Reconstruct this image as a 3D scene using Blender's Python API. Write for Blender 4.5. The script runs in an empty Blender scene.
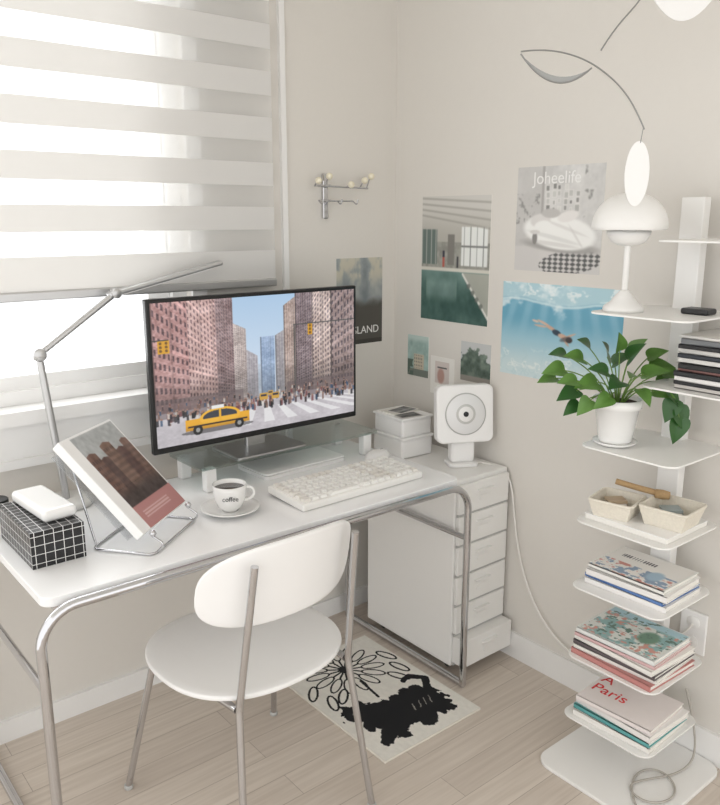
import bpy, bmesh, math, random
import numpy as np
from mathutils import Vector, Matrix, Euler
random.seed(3); rng=np.random.default_rng(5)
S=bpy.context.scene
S.view_settings.view_transform='Standard'
COL=bpy.context.collection
R=math.radians
# ---------------------------------------------------------------- materials
def lin(c): return tuple((x/12.92 if x<=0.04045 else ((x+0.055)/1.055)**2.4) for x in c)
def mat(name,c,rough=.5,metal=0.,spec=.5,noise=0.,nscale=40,bump=0.,emit=0.,coat=0.):
    m=bpy.data.materials.new(name); m.use_nodes=True; nt=m.node_tree
    b=nt.nodes['Principled BSDF']; L=lin(c)
    b.inputs['Base Color'].default_value=(*L,1); b.inputs['Roughness'].default_value=rough
    b.inputs['Metallic'].default_value=metal; b.inputs['Specular IOR Level'].default_value=spec
    b.inputs['Coat Weight'].default_value=coat
    if emit: 
        b.inputs['Emission Color'].default_value=(*L,1); b.inputs['Emission Strength'].default_value=emit
    if noise or bump:
        tc=nt.nodes.new('ShaderNodeTexCoord'); n=nt.nodes.new('ShaderNodeTexNoise'); n.inputs['Scale'].default_value=nscale
        n.inputs['Detail'].default_value=4
        nt.links.new(tc.outputs['Object'],n.inputs['Vector'])
        if noise:
            r=nt.nodes.new('ShaderNodeMix'); r.data_type='RGBA'
            r.inputs[6].default_value=(*[x*(1-noise) for x in L],1); r.inputs[7].default_value=(*[min(1,x*(1+noise)) for x in L],1)
            nt.links.new(n.outputs['Fac'],r.inputs[0]); nt.links.new(r.outputs[2],b.inputs['Base Color'])
        if bump:
            bp=nt.nodes.new('ShaderNodeBump'); bp.inputs['Strength'].default_value=bump; bp.inputs['Distance'].default_value=.002
            nt.links.new(n.outputs['Fac'],bp.inputs['Height']); nt.links.new(bp.outputs[0],b.inputs['Normal'])
    return m
M={}
M['wall']=mat('wall_paper',(.866,.851,.826),.9,noise=.012,nscale=60,bump=.15)
M['ceil']=mat('ceiling_paint',(.93,.92,.90),.9,noise=.01)
M['trim']=mat('trim_white',(.93,.927,.92),.45,noise=.01)
M['white']=mat('white_lacquer',(.95,.947,.942),.4,noise=.008)
M['metalwhite']=mat('white_powdercoat',(.935,.931,.92),.38,noise=.008)
M['desk']=mat('desk_laminate',(.955,.955,.955),.25,noise=.006)
M['chrome']=mat('chrome',(.80,.80,.81),.07,1.0)
M['alu']=mat('brushed_aluminium',(.76,.76,.76),.32,1.0,noise=.03,nscale=120)
M['wire']=mat('mobile_wire',(.58,.58,.57),.3,1.0)
M['lampalu']=mat('satin_silver',(.78,.78,.78),.35,.8,noise=.02,nscale=120)
M['black']=mat('black_plastic',(.05,.05,.055),.35)
M['dark']=mat('dark_grey',(.16,.16,.17),.4)
M['ceramic']=mat('white_ceramic',(.95,.948,.94),.15,coat=.4)
M['cream']=mat('cream_keycap',(.945,.94,.925),.5)
M['key2']=mat('beige_keycap',(.905,.89,.865),.5)
M['coffee']=mat('coffee',(.12,.06,.03),.1)
M['page']=mat('paper_pages',(.935,.925,.90),.8,noise=.04,nscale=200)
M['leaf']=mat('leaf_green',(.37,.53,.24),.38,noise=.45,nscale=30)
M['leaf2']=mat('leaf_dark_green',(.20,.37,.17),.35,noise=.3,nscale=25)
M['stem']=mat('stem_green',(.42,.55,.25),.5)
M['soil']=mat('soil',(.2,.14,.1),.9,noise=.3)
M['wicker']=mat('woven_cream',(.89,.865,.81),.8,noise=.12,nscale=160,bump=.6)
M['rope']=mat('tan_rope',(.70,.58,.42),.8,noise=.2,nscale=150)
M['grey']=mat('light_grey_plastic',(.72,.72,.71),.4)
M['cord']=mat('white_cord',(.93,.92,.9),.5)
M['cord2']=mat('grey_cord',(.70,.68,.65),.5)
def glass(name,c=(1,1,1),bl=.12):
    m=bpy.data.materials.new(name); m.use_nodes=True; nt=m.node_tree; nt.nodes.clear()
    o=nt.nodes.new('ShaderNodeOutputMaterial'); t=nt.nodes.new('ShaderNodeBsdfTransparent'); t.inputs[0].default_value=(*c,1)
    g=nt.nodes.new('ShaderNodeBsdfGlossy'); g.inputs['Roughness'].default_value=.03
    fr=nt.nodes.new('ShaderNodeLayerWeight'); fr.inputs[0].default_value=bl
    mx=nt.nodes.new('ShaderNodeMixShader'); nt.links.new(fr.outputs['Facing'],mx.inputs[0]); nt.links.new(t.outputs[0],mx.inputs[1]); nt.links.new(g.outputs[0],mx.inputs[2]); nt.links.new(mx.outputs[0],o.inputs[0])
    return m
M['glass']=glass('clear_glass',(.84,.91,.90),.28); M['pane']=glass('window_glass',(.98,.99,1),.05); M['acryl']=glass('clear_acrylic',(.92,.93,.94),.3)
def fabric(name,trans,diff,transp):
    m=bpy.data.materials.new(name); m.use_nodes=True; nt=m.node_tree; nt.nodes.clear()
    o=nt.nodes.new('ShaderNodeOutputMaterial'); d=nt.nodes.new('ShaderNodeBsdfDiffuse'); d.inputs[0].default_value=(*lin(diff),1)
    t=nt.nodes.new('ShaderNodeBsdfTranslucent'); t.inputs[0].default_value=(*lin(diff),1)
    m1=nt.nodes.new('ShaderNodeMixShader'); m1.inputs[0].default_value=trans
    nt.links.new(d.outputs[0],m1.inputs[1]); nt.links.new(t.outputs[0],m1.inputs[2])
    tp=nt.nodes.new('ShaderNodeBsdfTransparent'); m2=nt.nodes.new('ShaderNodeMixShader'); m2.inputs[0].default_value=transp
    nt.links.new(m1.outputs[0],m2.inputs[1]); nt.links.new(tp.outputs[0],m2.inputs[2]); nt.links.new(m2.outputs[0],o.inputs[0]); return m
M['solid']=fabric('blind_opaque_band',.24,(.92,.915,.905),.0)
M['sheer']=fabric('blind_sheer_band',.40,(.96,.96,.955),.42)
def vcmat(name,rough=.6,emit=0.):
    m=bpy.data.materials.new(name); m.use_nodes=True; nt=m.node_tree; b=nt.nodes['Principled BSDF']
    a=nt.nodes.new('ShaderNodeAttribute'); a.attribute_name='Col'
    b.inputs['Roughness'].default_value=rough
    if emit:
        b.inputs['Base Color'].default_value=(.02,.02,.02,1)
        nt.links.new(a.outputs['Color'],b.inputs['Emission Color']); b.inputs['Emission Strength'].default_value=emit
    else: nt.links.new(a.outputs['Color'],b.inputs['Base Color'])
    return m
M['print']=vcmat('printed_paper',.55); M['screen']=vcmat('lit_screen',.25,.95); M['rugprint']=vcmat('rug_pile',.95)
def floor_mat():
    m=bpy.data.materials.new('laminate_planks'); m.use_nodes=True; nt=m.node_tree; b=nt.nodes['Principled BSDF']
    tc=nt.nodes.new('ShaderNodeTexCoord'); mp=nt.nodes.new('ShaderNodeMapping'); nt.links.new(tc.outputs['Object'],mp.inputs[0])
    br=nt.nodes.new('ShaderNodeTexBrick'); br.inputs['Scale'].default_value=1; br.inputs['Brick Width'].default_value=.9; br.inputs['Row Height'].default_value=.095
    br.inputs['Mortar Size'].default_value=.0009; br.inputs['Color1'].default_value=(*lin((.865,.825,.78)),1); br.inputs['Color2'].default_value=(*lin((.82,.777,.733)),1)
    br.inputs['Mortar'].default_value=(*lin((.67,.62,.57)),1); br.offset=.37
    nt.links.new(mp.outputs[0],br.inputs['Vector'])
    mp2=nt.nodes.new('ShaderNodeMapping'); mp2.inputs['Scale'].default_value=(3,60,1); nt.links.new(tc.outputs['Object'],mp2.inputs[0])
    n=nt.nodes.new('ShaderNodeTexNoise'); n.inputs['Scale'].default_value=1.2; n.inputs['Detail'].default_value=6; nt.links.new(mp2.outputs[0],n.inputs['Vector'])
    rp=nt.nodes.new('ShaderNodeValToRGB'); rp.color_ramp.elements[0].position=.3; rp.color_ramp.elements[0].color=(.84,.82,.80,1); rp.color_ramp.elements[1].position=.7; rp.color_ramp.elements[1].color=(1,1,1,1)
    nt.links.new(n.outputs['Fac'],rp.inputs[0])
    mx=nt.nodes.new('ShaderNodeMix'); mx.data_type='RGBA'; mx.blend_type='MULTIPLY'; mx.inputs[0].default_value=1
    nt.links.new(br.outputs['Color'],mx.inputs[6]); nt.links.new(rp.outputs[0],mx.inputs[7]); nt.links.new(mx.outputs[2],b.inputs['Base Color'])
    b.inputs['Roughness'].default_value=.42; return m
M['floor']=floor_mat()
# ---------------------------------------------------------------- helpers
def root(name,loc=(0,0,0),rz=0.):
    e=bpy.data.objects.new(name,None); e.empty_display_size=.05; e.location=loc; e.rotation_euler=(0,0,rz); COL.objects.link(e); return e
def add(name,me,m=None,parent=None,loc=(0,0,0),rot=(0,0,0),smooth=False):
    o=bpy.data.objects.new(name,me); COL.objects.link(o); o.location=loc; o.rotation_euler=rot
    if parent: o.parent=parent
    if m is not None: me.materials.append(m if not isinstance(m,str) else M[m])
    if smooth:
        me.polygons.foreach_set('use_smooth',[True]*len(me.polygons))
    return o
def box(name,size,loc,m,parent=None,bev=0.,rot=(0,0,0),seg=2):
    bm=bmesh.new(); bmesh.ops.create_cube(bm,size=1)
    for v in bm.verts: v.co=Vector((v.co.x*size[0],v.co.y*size[1],v.co.z*size[2]))
    if bev: bmesh.ops.bevel(bm,geom=bm.edges[:],offset=bev,segments=seg,affect='EDGES',profile=.5)
    me=bpy.data.meshes.new(name); bm.to_mesh(me); bm.free()
    return add(name,me,m,parent,loc,rot)
def boxes(name,lst,m,parent=None):
    bm=bmesh.new()
    for (x0,x1,y0,y1,z0,z1) in lst:
        r=bmesh.ops.create_cube(bm,size=1)
        for v in r['verts']: v.co=Vector(((x0+x1)/2+v.co.x*(x1-x0),(y0+y1)/2+v.co.y*(y1-y0),(z0+z1)/2+v.co.z*(z1-z0)))
    me=bpy.data.meshes.new(name); bm.to_mesh(me); bm.free(); return add(name,me,m,parent)
def rbox(name,w,d,h,rad,loc,m,parent=None,rot=(0,0,0),bev=.0,seg=6):
    """rounded-corner slab (corners rounded in XY), centre at loc"""
    bm=bmesh.new(); vs=[]
    for cx,cy,a0 in((w/2-rad,d/2-rad,0),(-w/2+rad,d/2-rad,90),(-w/2+rad,-d/2+rad,180),(w/2-rad,-d/2+rad,270)):
        for i in range(seg+1):
            a=R(a0+90*i/seg); vs.append(bm.verts.new((cx+rad*math.cos(a),cy+rad*math.sin(a),-h/2)))
    f=bm.faces.new(vs); r=bmesh.ops.extrude_face_region(bm,geom=[f])
    for v in [g for g in r['geom'] if isinstance(g,bmesh.types.BMVert)]: v.co.z+=h
    bmesh.ops.recalc_face_normals(bm,faces=bm.faces[:])
    if bev:
        es=[e for e in bm.edges if abs(e.verts[0].co.z-e.verts[1].co.z)<1e-6]
        bmesh.ops.bevel(bm,geom=es,offset=bev,segments=2,affect='EDGES',profile=.5)
    me=bpy.data.meshes.new(name); bm.to_mesh(me); bm.free(); return add(name,me,m,parent,loc,rot)
def lathe(name,prof,m,parent=None,loc=(0,0,0),rot=(0,0,0),n=40,sc=(1,1,1)):
    vs=[];fs=[]
    for r,z in prof:
        for i in range(n):
            a=2*math.pi*i/n; vs.append((r*math.cos(a)*sc[0],r*math.sin(a)*sc[1],z*sc[2]))
    for k in range(len(prof)-1):
        for i in range(n):
            j=(i+1)%n; fs.append((k*n+i,k*n+j,(k+1)*n+j,(k+1)*n+i))
    me=bpy.data.meshes.new(name); me.from_pydata(vs,[],fs); 
    bm=bmesh.new(); bm.from_mesh(me); bmesh.ops.remove_doubles(bm,verts=bm.verts[:],dist=1e-5); bmesh.ops.recalc_face_normals(bm,faces=bm.faces[:]); bm.to_mesh(me); bm.free()
    o=add(name,me,m,parent,loc,rot,True); return o
def cyl(name,r,h,loc,m,parent=None,rot=(0,0,0),n=32,b=None):
    b=min(r,h)*.12 if b is None else b
    return lathe(name,[(1e-6,-h/2),(r-b,-h/2),(r,-h/2+b),(r,h/2-b),(r-b,h/2),(1e-6,h/2)],m,parent,loc,rot,n)
def fillet(pts,rad,seg=8,closed=False):
    P=[Vector(p) for p in pts]; out=[]; n=len(P)
    for i,p in enumerate(P):
        if not closed and i in(0,n-1): out.append(p); continue
        a=(P[i-1]-p); b=(P[(i+1)%n]-p); la,lb=a.length,b.length; a.normalize(); b.normalize()
        ang=a.angle(b); 
        if ang>3.12: out.append(p); continue
        t=min(rad/math.tan(ang/2),la*.49,lb*.49)
        s=p+a*t; e=p+b*t; rr=t*math.tan(ang/2); c=p+(a+b).normalized()*(rr/math.sin(ang/2))
        u=(s-c); w=(e-c); tot=u.angle(w)
        for k in range(seg+1):
            x=k/seg; out.append(c+(u*math.sin((1-x)*tot)+w*math.sin(x*tot))/math.sin(tot))
    return out
def tube(name,pts,r,m,parent=None,closed=False,res=6,smoothc=False,loc=(0,0,0),rot=(0,0,0)):
    cu=bpy.data.curves.new(name,'CURVE'); cu.dimensions='3D'; cu.bevel_depth=r; cu.bevel_resolution=res; cu.use_fill_caps=True
    if smoothc:
        sp=cu.splines.new('NURBS'); sp.points.add(len(pts)-1)
        for i,p in enumerate(pts): sp.points[i].co=(*p,1)
        sp.use_endpoint_u=True; sp.order_u=min(4,len(pts)); sp.resolution_u=8
    else:
        sp=cu.splines.new('POLY'); sp.points.add(len(pts)-1)
        for i,p in enumerate(pts): sp.points[i].co=(*p,1)
    sp.use_cyclic_u=closed
    t=bpy.data.objects.new('t',cu); COL.objects.link(t); dg=bpy.context.evaluated_depsgraph_get()
    me=bpy.data.meshes.new_from_object(t.evaluated_get(dg)); bpy.data.objects.remove(t); me.name=name; me.materials.clear()
    return add(name,me,m,parent,loc,rot,True)
def text(name,body,size,m,parent,loc,rot=(0,0,0),ext=.0004,align='CENTER'):
    cu=bpy.data.curves.new(name,'FONT'); cu.body=body; cu.size=size; cu.extrude=ext; cu.align_x=align
    t=bpy.data.objects.new('t',cu); COL.objects.link(t); dg=bpy.context.evaluated_depsgraph_get()
    me=bpy.data.meshes.new_from_object(t.evaluated_get(dg)); bpy.data.objects.remove(t); me.name=name; me.materials.clear()
    return add(name,me,m,parent,loc,rot)
def plate(name,outline,pos,th,m,parent,rings=10,segs=56):
    vs=[pos(0,0)];fs=[]
    for k in range(1,rings+1):
        for i in range(segs):
            a,b=outline(2*math.pi*i/segs); s=k/rings; vs.append(pos(a*s,b*s))
    for i in range(segs): fs.append((0,1+i,1+(i+1)%segs))
    for k in range(rings-1):
        for i in range(segs):
            j=(i+1)%segs; fs.append((1+k*segs+i,1+(k+1)*segs+i,1+(k+1)*segs+j,1+k*segs+j))
    me=bpy.data.meshes.new(name); me.from_pydata(vs,[],fs); o=add(name,me,m,parent,smooth=True)
    md=o.modifiers.new('s','SOLIDIFY'); md.thickness=th; md.offset=0
    bv=o.modifiers.new('b','BEVEL'); bv.width=th*.3; bv.segments=2; bv.limit_method='ANGLE'
    return o
def sup(hw,hd,n): 
    def f(t):
        c,s=math.cos(t),math.sin(t); return (hw*math.copysign(abs(c)**(2/n),c),hd*math.copysign(abs(s)**(2/n),s))
    return f
def picture(name,W,H,A,m,parent=None,loc=(0,0,0),rot=(0,0,0),thick=0.0006):
    """A: (h,w,3) sRGB array, row 0 = top. Grid of coloured faces on a sheet facing local +Z."""
    h,w,_=A.shape; xs=np.linspace(-W/2,W/2,w+1); ys=np.linspace(H/2,-H/2,h+1)
    X,Y=np.meshgrid(xs,ys); co=np.stack([X,Y,np.zeros_like(X)],-1).reshape(-1,3)
    idx=np.arange((h+1)*(w+1)).reshape(h+1,w+1)
    q=np.stack([idx[1:,:-1],idx[1:,1:],idx[:-1,1:],idx[:-1,:-1]],-1).reshape(-1,4)
    me=bpy.data.meshes.new(name); me.vertices.add(len(co)); me.vertices.foreach_set('co',co.ravel())
    me.loops.add(q.size); me.loops.foreach_set('vertex_index',q.ravel().astype(np.int32)); me.polygons.add(len(q))
    me.polygons.foreach_set('loop_start',np.arange(0,q.size,4,dtype=np.int32)); me.update(calc_edges=True)
    ca=me.color_attributes.new('Col','FLOAT_COLOR','CORNER')
    A=np.clip(A,0,1); L=np.where(A<=.04045,A/12.92,((A+.055)/1.055)**2.4).reshape(-1,3)
    c=np.concatenate([np.repeat(L,4,axis=0),np.ones((q.size,1))],1); ca.data.foreach_set('color',c.ravel().astype(np.float32))
    return add(name,me,m,parent,loc,rot)
def canvas(w,h,c=(1,1,1)):
    A=np.ones((h,w,3))*np.array(c); U,V=np.meshgrid((np.arange(w)+.5)/w,1-(np.arange(h)+.5)/h); return A,U,V
def fill(A,mask,c,a=1.): 
    A[mask]=A[mask]*(1-a)+np.array(c)*a
def blend(A,w,c):
    w=np.clip(w,0,1)[...,None]; A[:]=A*(1-w)+np.array(c)*w
def sm(x,a,b): 
    t=np.clip((x-a)/(b-a),0,1); return t*t*(3-2*t)
def blur(A,k=1):
    for _ in range(k):
        P=np.pad(A,((1,1),(1,1),(0,0)),'edge'); A=(P[1:-1,1:-1]*2+P[:-2,1:-1]+P[2:,1:-1]+P[1:-1,:-2]+P[1:-1,2:])/6
    return A
def noise2(w,h,sc,seed):
    r=np.random.default_rng(seed); out=np.zeros((h,w)); amp=1;tot=0
    for o in range(4):
        n=max(2,int(sc*2**o)); g=r.random((n+2,n+2)); x=np.linspace(0,n,w,endpoint=False); y=np.linspace(0,n,h,endpoint=False)
        xi=x.astype(int);yi=y.astype(int);fx=x-xi;fy=y-yi; fx=fx*fx*(3-2*fx);fy=fy*fy*(3-2*fy)
        a=g[np.ix_(yi,xi)];b=g[np.ix_(yi,xi+1)];c=g[np.ix_(yi+1,xi)];d=g[np.ix_(yi+1,xi+1)]
        out+=amp*((a*(1-fx)+b*fx)*(1-fy[:,None])+(c*(1-fx)+d*fx)*fy[:,None]); tot+=amp; amp*=.5
    return out/tot
def ell(U,V,cx,cy,rx,ry,rot=0): 
    c,s=math.cos(rot),math.sin(rot); a=(U-cx)*c+(V-cy)*s; b=-(U-cx)*s+(V-cy)*c; return (a/rx)**2+(b/ry)**2<1
def sell(U,V,cx,cy,rx,ry,rot=0,soft=.5):
    c,s=math.cos(rot),math.sin(rot); a=(U-cx)*c+(V-cy)*s; b=-(U-cx)*s+(V-cy)*c; d=(a/rx)**2+(b/ry)**2; return 1-sm(d,1-soft,1+soft)
WR=(R(90),0,0); RR=(R(90),0,R(-90))
# ---------------------------------------------------------------- room
XL,YB,H=-3.3,-3.6,2.45
box('floor',(abs(XL)+.2,abs(YB)+.2,.1),((XL+.2)/2,(YB+.2)/2,-.05),'floor')
box('ceiling',(abs(XL)+.2,abs(YB)+.2,.1),((XL+.2)/2,(YB+.2)/2,H+.05),'ceil')
box('wall_right',(.15,abs(YB)+.15,H),(.075,(YB+.15)/2,H/2),'wall')
OX0,OX1,OZ0,OZ1=-2.7,-.86,1.0,2.28
boxes('wall_window',[(XL,OX0,0,.15,0,H),(OX1,0,0,.15,0,H),(OX0,OX1,0,.15,0,OZ0),(OX0,OX1,0,.15,OZ1,H)],'wall')
boxes('baseboard_window',[(XL,-.012,-.014,0,0,.07)],'trim')
boxes('baseboard_right',[(-.012,0,YB,-.0,0,.095)],'trim')
boxes('trim_1',[(-.515,-.495,-.014,0,.07,H)],'trim')
wn=root('window_1')
fy0,fy1=.03,.11
boxes('outer_frame',[(OX0,OX0+.05,fy0,fy1,OZ0,OZ1),(OX1-.05,OX1,fy0,fy1,OZ0,OZ1),(OX0,OX1,fy0+.001,fy1,OZ0,OZ0+.045),(OX0,OX1,fy0+.001,fy1,OZ1-.05,OZ1)],'trim',wn)
boxes('sash_frame',[(OX1-.125,OX1-.055,.045,.085,OZ0+.045,OZ1-.05),(-1.84,-1.76,.045,.085,OZ0+.045,OZ1-.05),(OX0+.05,OX1-.05,.046,.084,OZ0+.045,OZ0+.085)],'trim',wn)
boxes('pane',[(OX0+.05,OX1-.05,.062,.066,OZ0+.05,OZ1-.05)],'pane',wn)
boxes('trim_2',[(OX0-.1,OX1+.02,-.055,.029,.965,1.004),(OX0-.08,OX1+.0,-.03,0,.86,.965),(OX0-.09,OX1+.01,-.04,0,.84,.865)],'trim')
boxes('trim_3',[(OX1,OX1+.05,-.012,.0,1.004,OZ1+.05)],'trim')
bl=root('window_blind')
bx0,bx1=-2.75,-.566; by=-.036
sol=[];she=[];top=2.36
z0=1.325; sol.append((z0,z0+.095)); z0+=.095
while z0<top:
    she.append((z0,min(z0+.066,top))); z0+=.066
    if z0<top: sol.append((z0,min(z0+.072,top))); z0+=.072
boxes('opaque_bands',[(bx0,bx1,by-.0005,by+.0005,a,b) for a,b in sol],'solid',bl)
me=bpy.data.meshes.new('sheer'); vs=[];fs=[]
for a,b in she:
    n=len(vs); vs+=[(bx0,by,a),(bx1,by,a),(bx1,by,b),(bx0,by,b)]; fs.append((n,n+1,n+2,n+3))
me.from_pydata(vs,[],fs); add('sheer_bands',me,'sheer',bl)
box('bottom_rail',(bx1-bx0,.022,.026),((bx0+bx1)/2,by,1.315),'lampalu',bl,.004)
box('head_rail',(bx1-bx0+.02,.03,.07),((bx0+bx1)/2,-.018,2.39),'trim',bl,.006)
# ---------------------------------------------------------------- desk
T=.73
dk=root('desk')
DX0,DX1,DY0,DY1=-1.60,-.284,-.675,-.065
rbox('table_top',DX1-DX0-.035,DY1-DY0-.035,.022,.03,((DX0+DX1)/2,(DY0+DY1)/2,T-.011),'desk',dk,bev=.002)
r=.0118; zt=T-.018
for nm,y in(('front_frame',DY0),('back_frame',DY1)):
    tube(nm,fillet([(DX0,y,.0125),(DX0,y,zt),(DX1,y,zt),(DX1,y,.0125)],.085,10),r,'chrome',dk)
for nm,x in(('foot_left',DX0),('foot_right',DX1)):
    tube(nm,[(x,DY0,.0125),(x,DY1,.0125)],r,'chrome',dk)
    tube(nm+'_rail',[(x,DY0,.53),(x,DY1,.53)],.009,'chrome',dk)
    for j,y in enumerate((DY0,DY1)): lathe(nm+'_end_%d'%j,[(1e-6,-.0125),(.009,-.009),(.0125,0),(.009,.009),(1e-6,.0125)],'chrome',dk,(x,y,.0125),n=16)
boxes('apron',[(DX0+.05,DX1-.05,DY0+.06,DY0+.08,T-.05,T-.02),(DX0+.05,DX1-.05,DY1-.08,DY1-.06,T-.05,T-.02)],'chrome',dk)
# ---------------------------------------------------------------- monitor riser + monitor
rs=root('monitor_riser',(-.667,-.185,T),0)
rbox('glass_shelf',.68,.21,.008,.012,(0,0,.078),'glass',rs)
for i,(x,y) in enumerate(((-.30,-.08),(-.30,.08),(.30,-.08),(.30,.08),(.0,.08))):
    box('leg_%d'%i,(.035,.03,.073),(x,y,.0375),'white',rs,.004)
hub=root('white_laptop',(-.63,-.205,T),R(2))
rbox('base_shell',.32,.17,.012,.012,(0,0,.006),'white',hub,bev=.002)
rbox('lid_shell',.32,.17,.006,.012,(0,0,.0165),'white',hub,bev=.002)
mo=root('monitor',(-.752,-.237,T+.082))
MZ=.272
rbox('stand_base',.25,.17,.006,.01,(.0,.035,.0035),'alu',mo)
box('stand_neck',(.07,.02,.25),(0,.062,.125),'alu',mo,.004)
box('back_shell',(.5,.03,.3),(0,.035,MZ),'dark',mo,.012)
box('bezel',(.740,.022,.444),(0,.012,MZ),'black',mo,.004)
# screen picture
w,h=480,272
A,U,V=canvas(w,h,(.66,.80,.93))
A[:]=np.stack([.68+.22*(1-V),.79+.13*(1-V),.90+.05*(1-V)],-1)
vpx,vpy=.53,.27
def building(x0,x1,top,c,win=(.35,.3,.32),nx=5,ny=20,slope=0.,seed=1,haze=0.):
    nx=int(nx*1.6); ny=ny*1.7
    mid=(x0+x1)/2; m_=(U>=x0)&(U<x1)&(V<top+slope*(U-mid))
    n=noise2(w,h,14,seed)-.5; n3=noise2(w,h,90,seed+50)-.5
    fill(A,m_,c); 
    d=np.abs(U-vpx)+.04; t=(V-vpy)/d; gx=np.mod((U-x0)/(x1-x0)*nx,1); gy=np.mod(t*ny/3.2,1)
    wm=m_&(gx>.3)&(gx<.78)&(gy>.28)&(gy<.8)&(V>.30); fill(A,wm,win,.72)
    fill(A,m_&(np.mod(t*ny/3.2/5,1)<.07),[min(1,x*1.2) for x in c],.7)
    pil=m_&(np.mod((U-x0)/(x1-x0)*nx/4,1)<.09); fill(A,pil,[x*.75 for x in c],.6)
    A[m_]+=(n[m_]*.26+n3[m_]*.30)[:,None]
    sh_=sm(V,.30,.55); A[m_]*=(.72+.28*sh_[m_])[:,None]
    fill(A,m_&(U-x0<.005),[x*.45 for x in c],.7)
    if haze: fill(A,m_,(.80,.83,.87),haze)
building(.46,.52,.50,(.70,.76,.83),(.6,.66,.75),4,30,0,2,.45)
building(.49,.56,.70,(.52,.62,.76),(.40,.50,.66),4,40,0,3,.30)
building(.40,.475,.60,(.66,.62,.63),(.42,.38,.42),4,26,-1.0,4,.30)
building(.345,.42,.80,(.76,.69,.66),(.42,.37,.38),5,22,-.8,5,.15)
building(.27,.36,1.2,(.56,.46,.46),(.28,.23,.26),5,20,-2,6,.06)
building(.15,.28,1.3,(.82,.69,.67),(.36,.28,.31),6,16,0,7)
building(0,.155,1.3,(.73,.57,.56),(.28,.22,.25),5,12,0,8)
building(.565,.62,.72,(.62,.58,.58),(.40,.37,.42),3,30,.8,9,.3)
building(.61,.68,.95,(.72,.62,.57),(.34,.29,.31),4,24,1.,10,.12)
building(.67,.77,1.2,(.57,.50,.51),(.28,.25,.30),5,20,1.4,11,.04)
building(.76,.87,1.3,(.80,.72,.69),(.34,.30,.34),5,16,0,12)
building(.865,1.01,1.3,(.62,.54,.53),(.26,.23,.27),5,12,0,13)
st=V<.24; n=noise2(w,h,10,20); n3=noise2(w,h,80,21)
fill(A,st,(.76,.74,.76)); A[st]+=((n-.5)*.18+(n3-.5)*.1)[st][:,None]
fill(A,(V<.17)&(np.mod((U-.5)/(.32-V)*2.2,1)<.45)&(V>.05)&(U>.33),(.93,.93,.93),.7)
fill(A,(V>.2)&(V<.33)&((U<.40)|(U>.62)),(.40,.35,.36),.6)
pal=[(.15,.15,.2),(.25,.2,.22),(.45,.25,.26),(.2,.3,.42),(.85,.83,.8),(.45,.34,.30),(.1,.1,.12),(.1,.1,.12)]
r2=np.random.default_rng(8)
for i in range(280):
    x=r2.random(); y=.17+.13*r2.random()**1.3; 
    if .44<x<.56 and y>.24: continue
    s=.007+.010*(.32-y)/.15; c=pal[r2.integers(len(pal))]
    fill(A,(abs(U-x)<s*.35)&(abs(V-y)<s*1.3),c,.75); fill(A,ell(U,V,x,y+s*1.6,s*.3,s*.5),(.6,.47,.42))
for x,y,s in((.5,.25,.02),(.535,.27,.013),(.56,.245,.02)): 
    fill(A,(abs(U-x)<s)&(abs(V-y)<s*1.2),(.80,.62,.28)); fill(A,(abs(U-x)<s*.7)&(abs(V-y-s*.4)<s*.4),(.2,.2,.25))
tx,ty=.275,.125
fill(A,ell(U,V,tx,ty-.055,.17,.02),(.3,.29,.3),.7)
fill(A,(abs(U-tx)<.150)&(abs(V-ty)<.042),(.90,.66,.18)); fill(A,ell(U,V,tx+.01,ty+.035,.095,.065),(.92,.70,.22))
blend(A,((abs(U-tx)<.150)&(abs(V-ty)<.042))*(1-sm(V,ty-.04,ty+.01))*.35,(.5,.32,.08))
fill(A,ell(U,V,tx+.01,ty+.038,.08,.045)&(V>ty+.03),(.20,.22,.26)); fill(A,(abs(U-tx-.01)<.005)&(V>ty)&(V<ty+.09),(.9,.68,.2))
fill(A,(abs(U-tx)<.14)&(abs(V-ty+.012)<.006),(.15,.12,.1)); fill(A,(abs(U-tx)<.03)&(abs(V-ty-.105)<.012),(.9,.9,.9))
for dx in(-.095,.1): fill(A,ell(U,V,tx+dx,ty-.042,.022,.036),(.08,.08,.09)); fill(A,ell(U,V,tx+dx,ty-.042,.01,.017),(.6,.6,.6))
for x,y in((.035,.70),(.06,.70),(.75,.72)): 
    fill(A,(abs(U-x)<.012)&(abs(V-y)<.045),(.84,.62,.18)); 
    for k in(-1,0,1): fill(A,ell(U,V,x,y+k*.026,.006,.010),(.45,.32,.12))
fill(A,(abs(V-.745)<.004)&(U<.07),(.25,.25,.25)); fill(A,(abs(V-.765)<.004)&(U>.66),(.3,.3,.3)); fill(A,(abs(U-.665)<.003)&(V>.25)&(V<.77),(.3,.3,.3))
A=blur(A,1)
picture('screen_image',.718,.414,A,'screen',mo,(0,-.0003,MZ+.004),WR)
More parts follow.
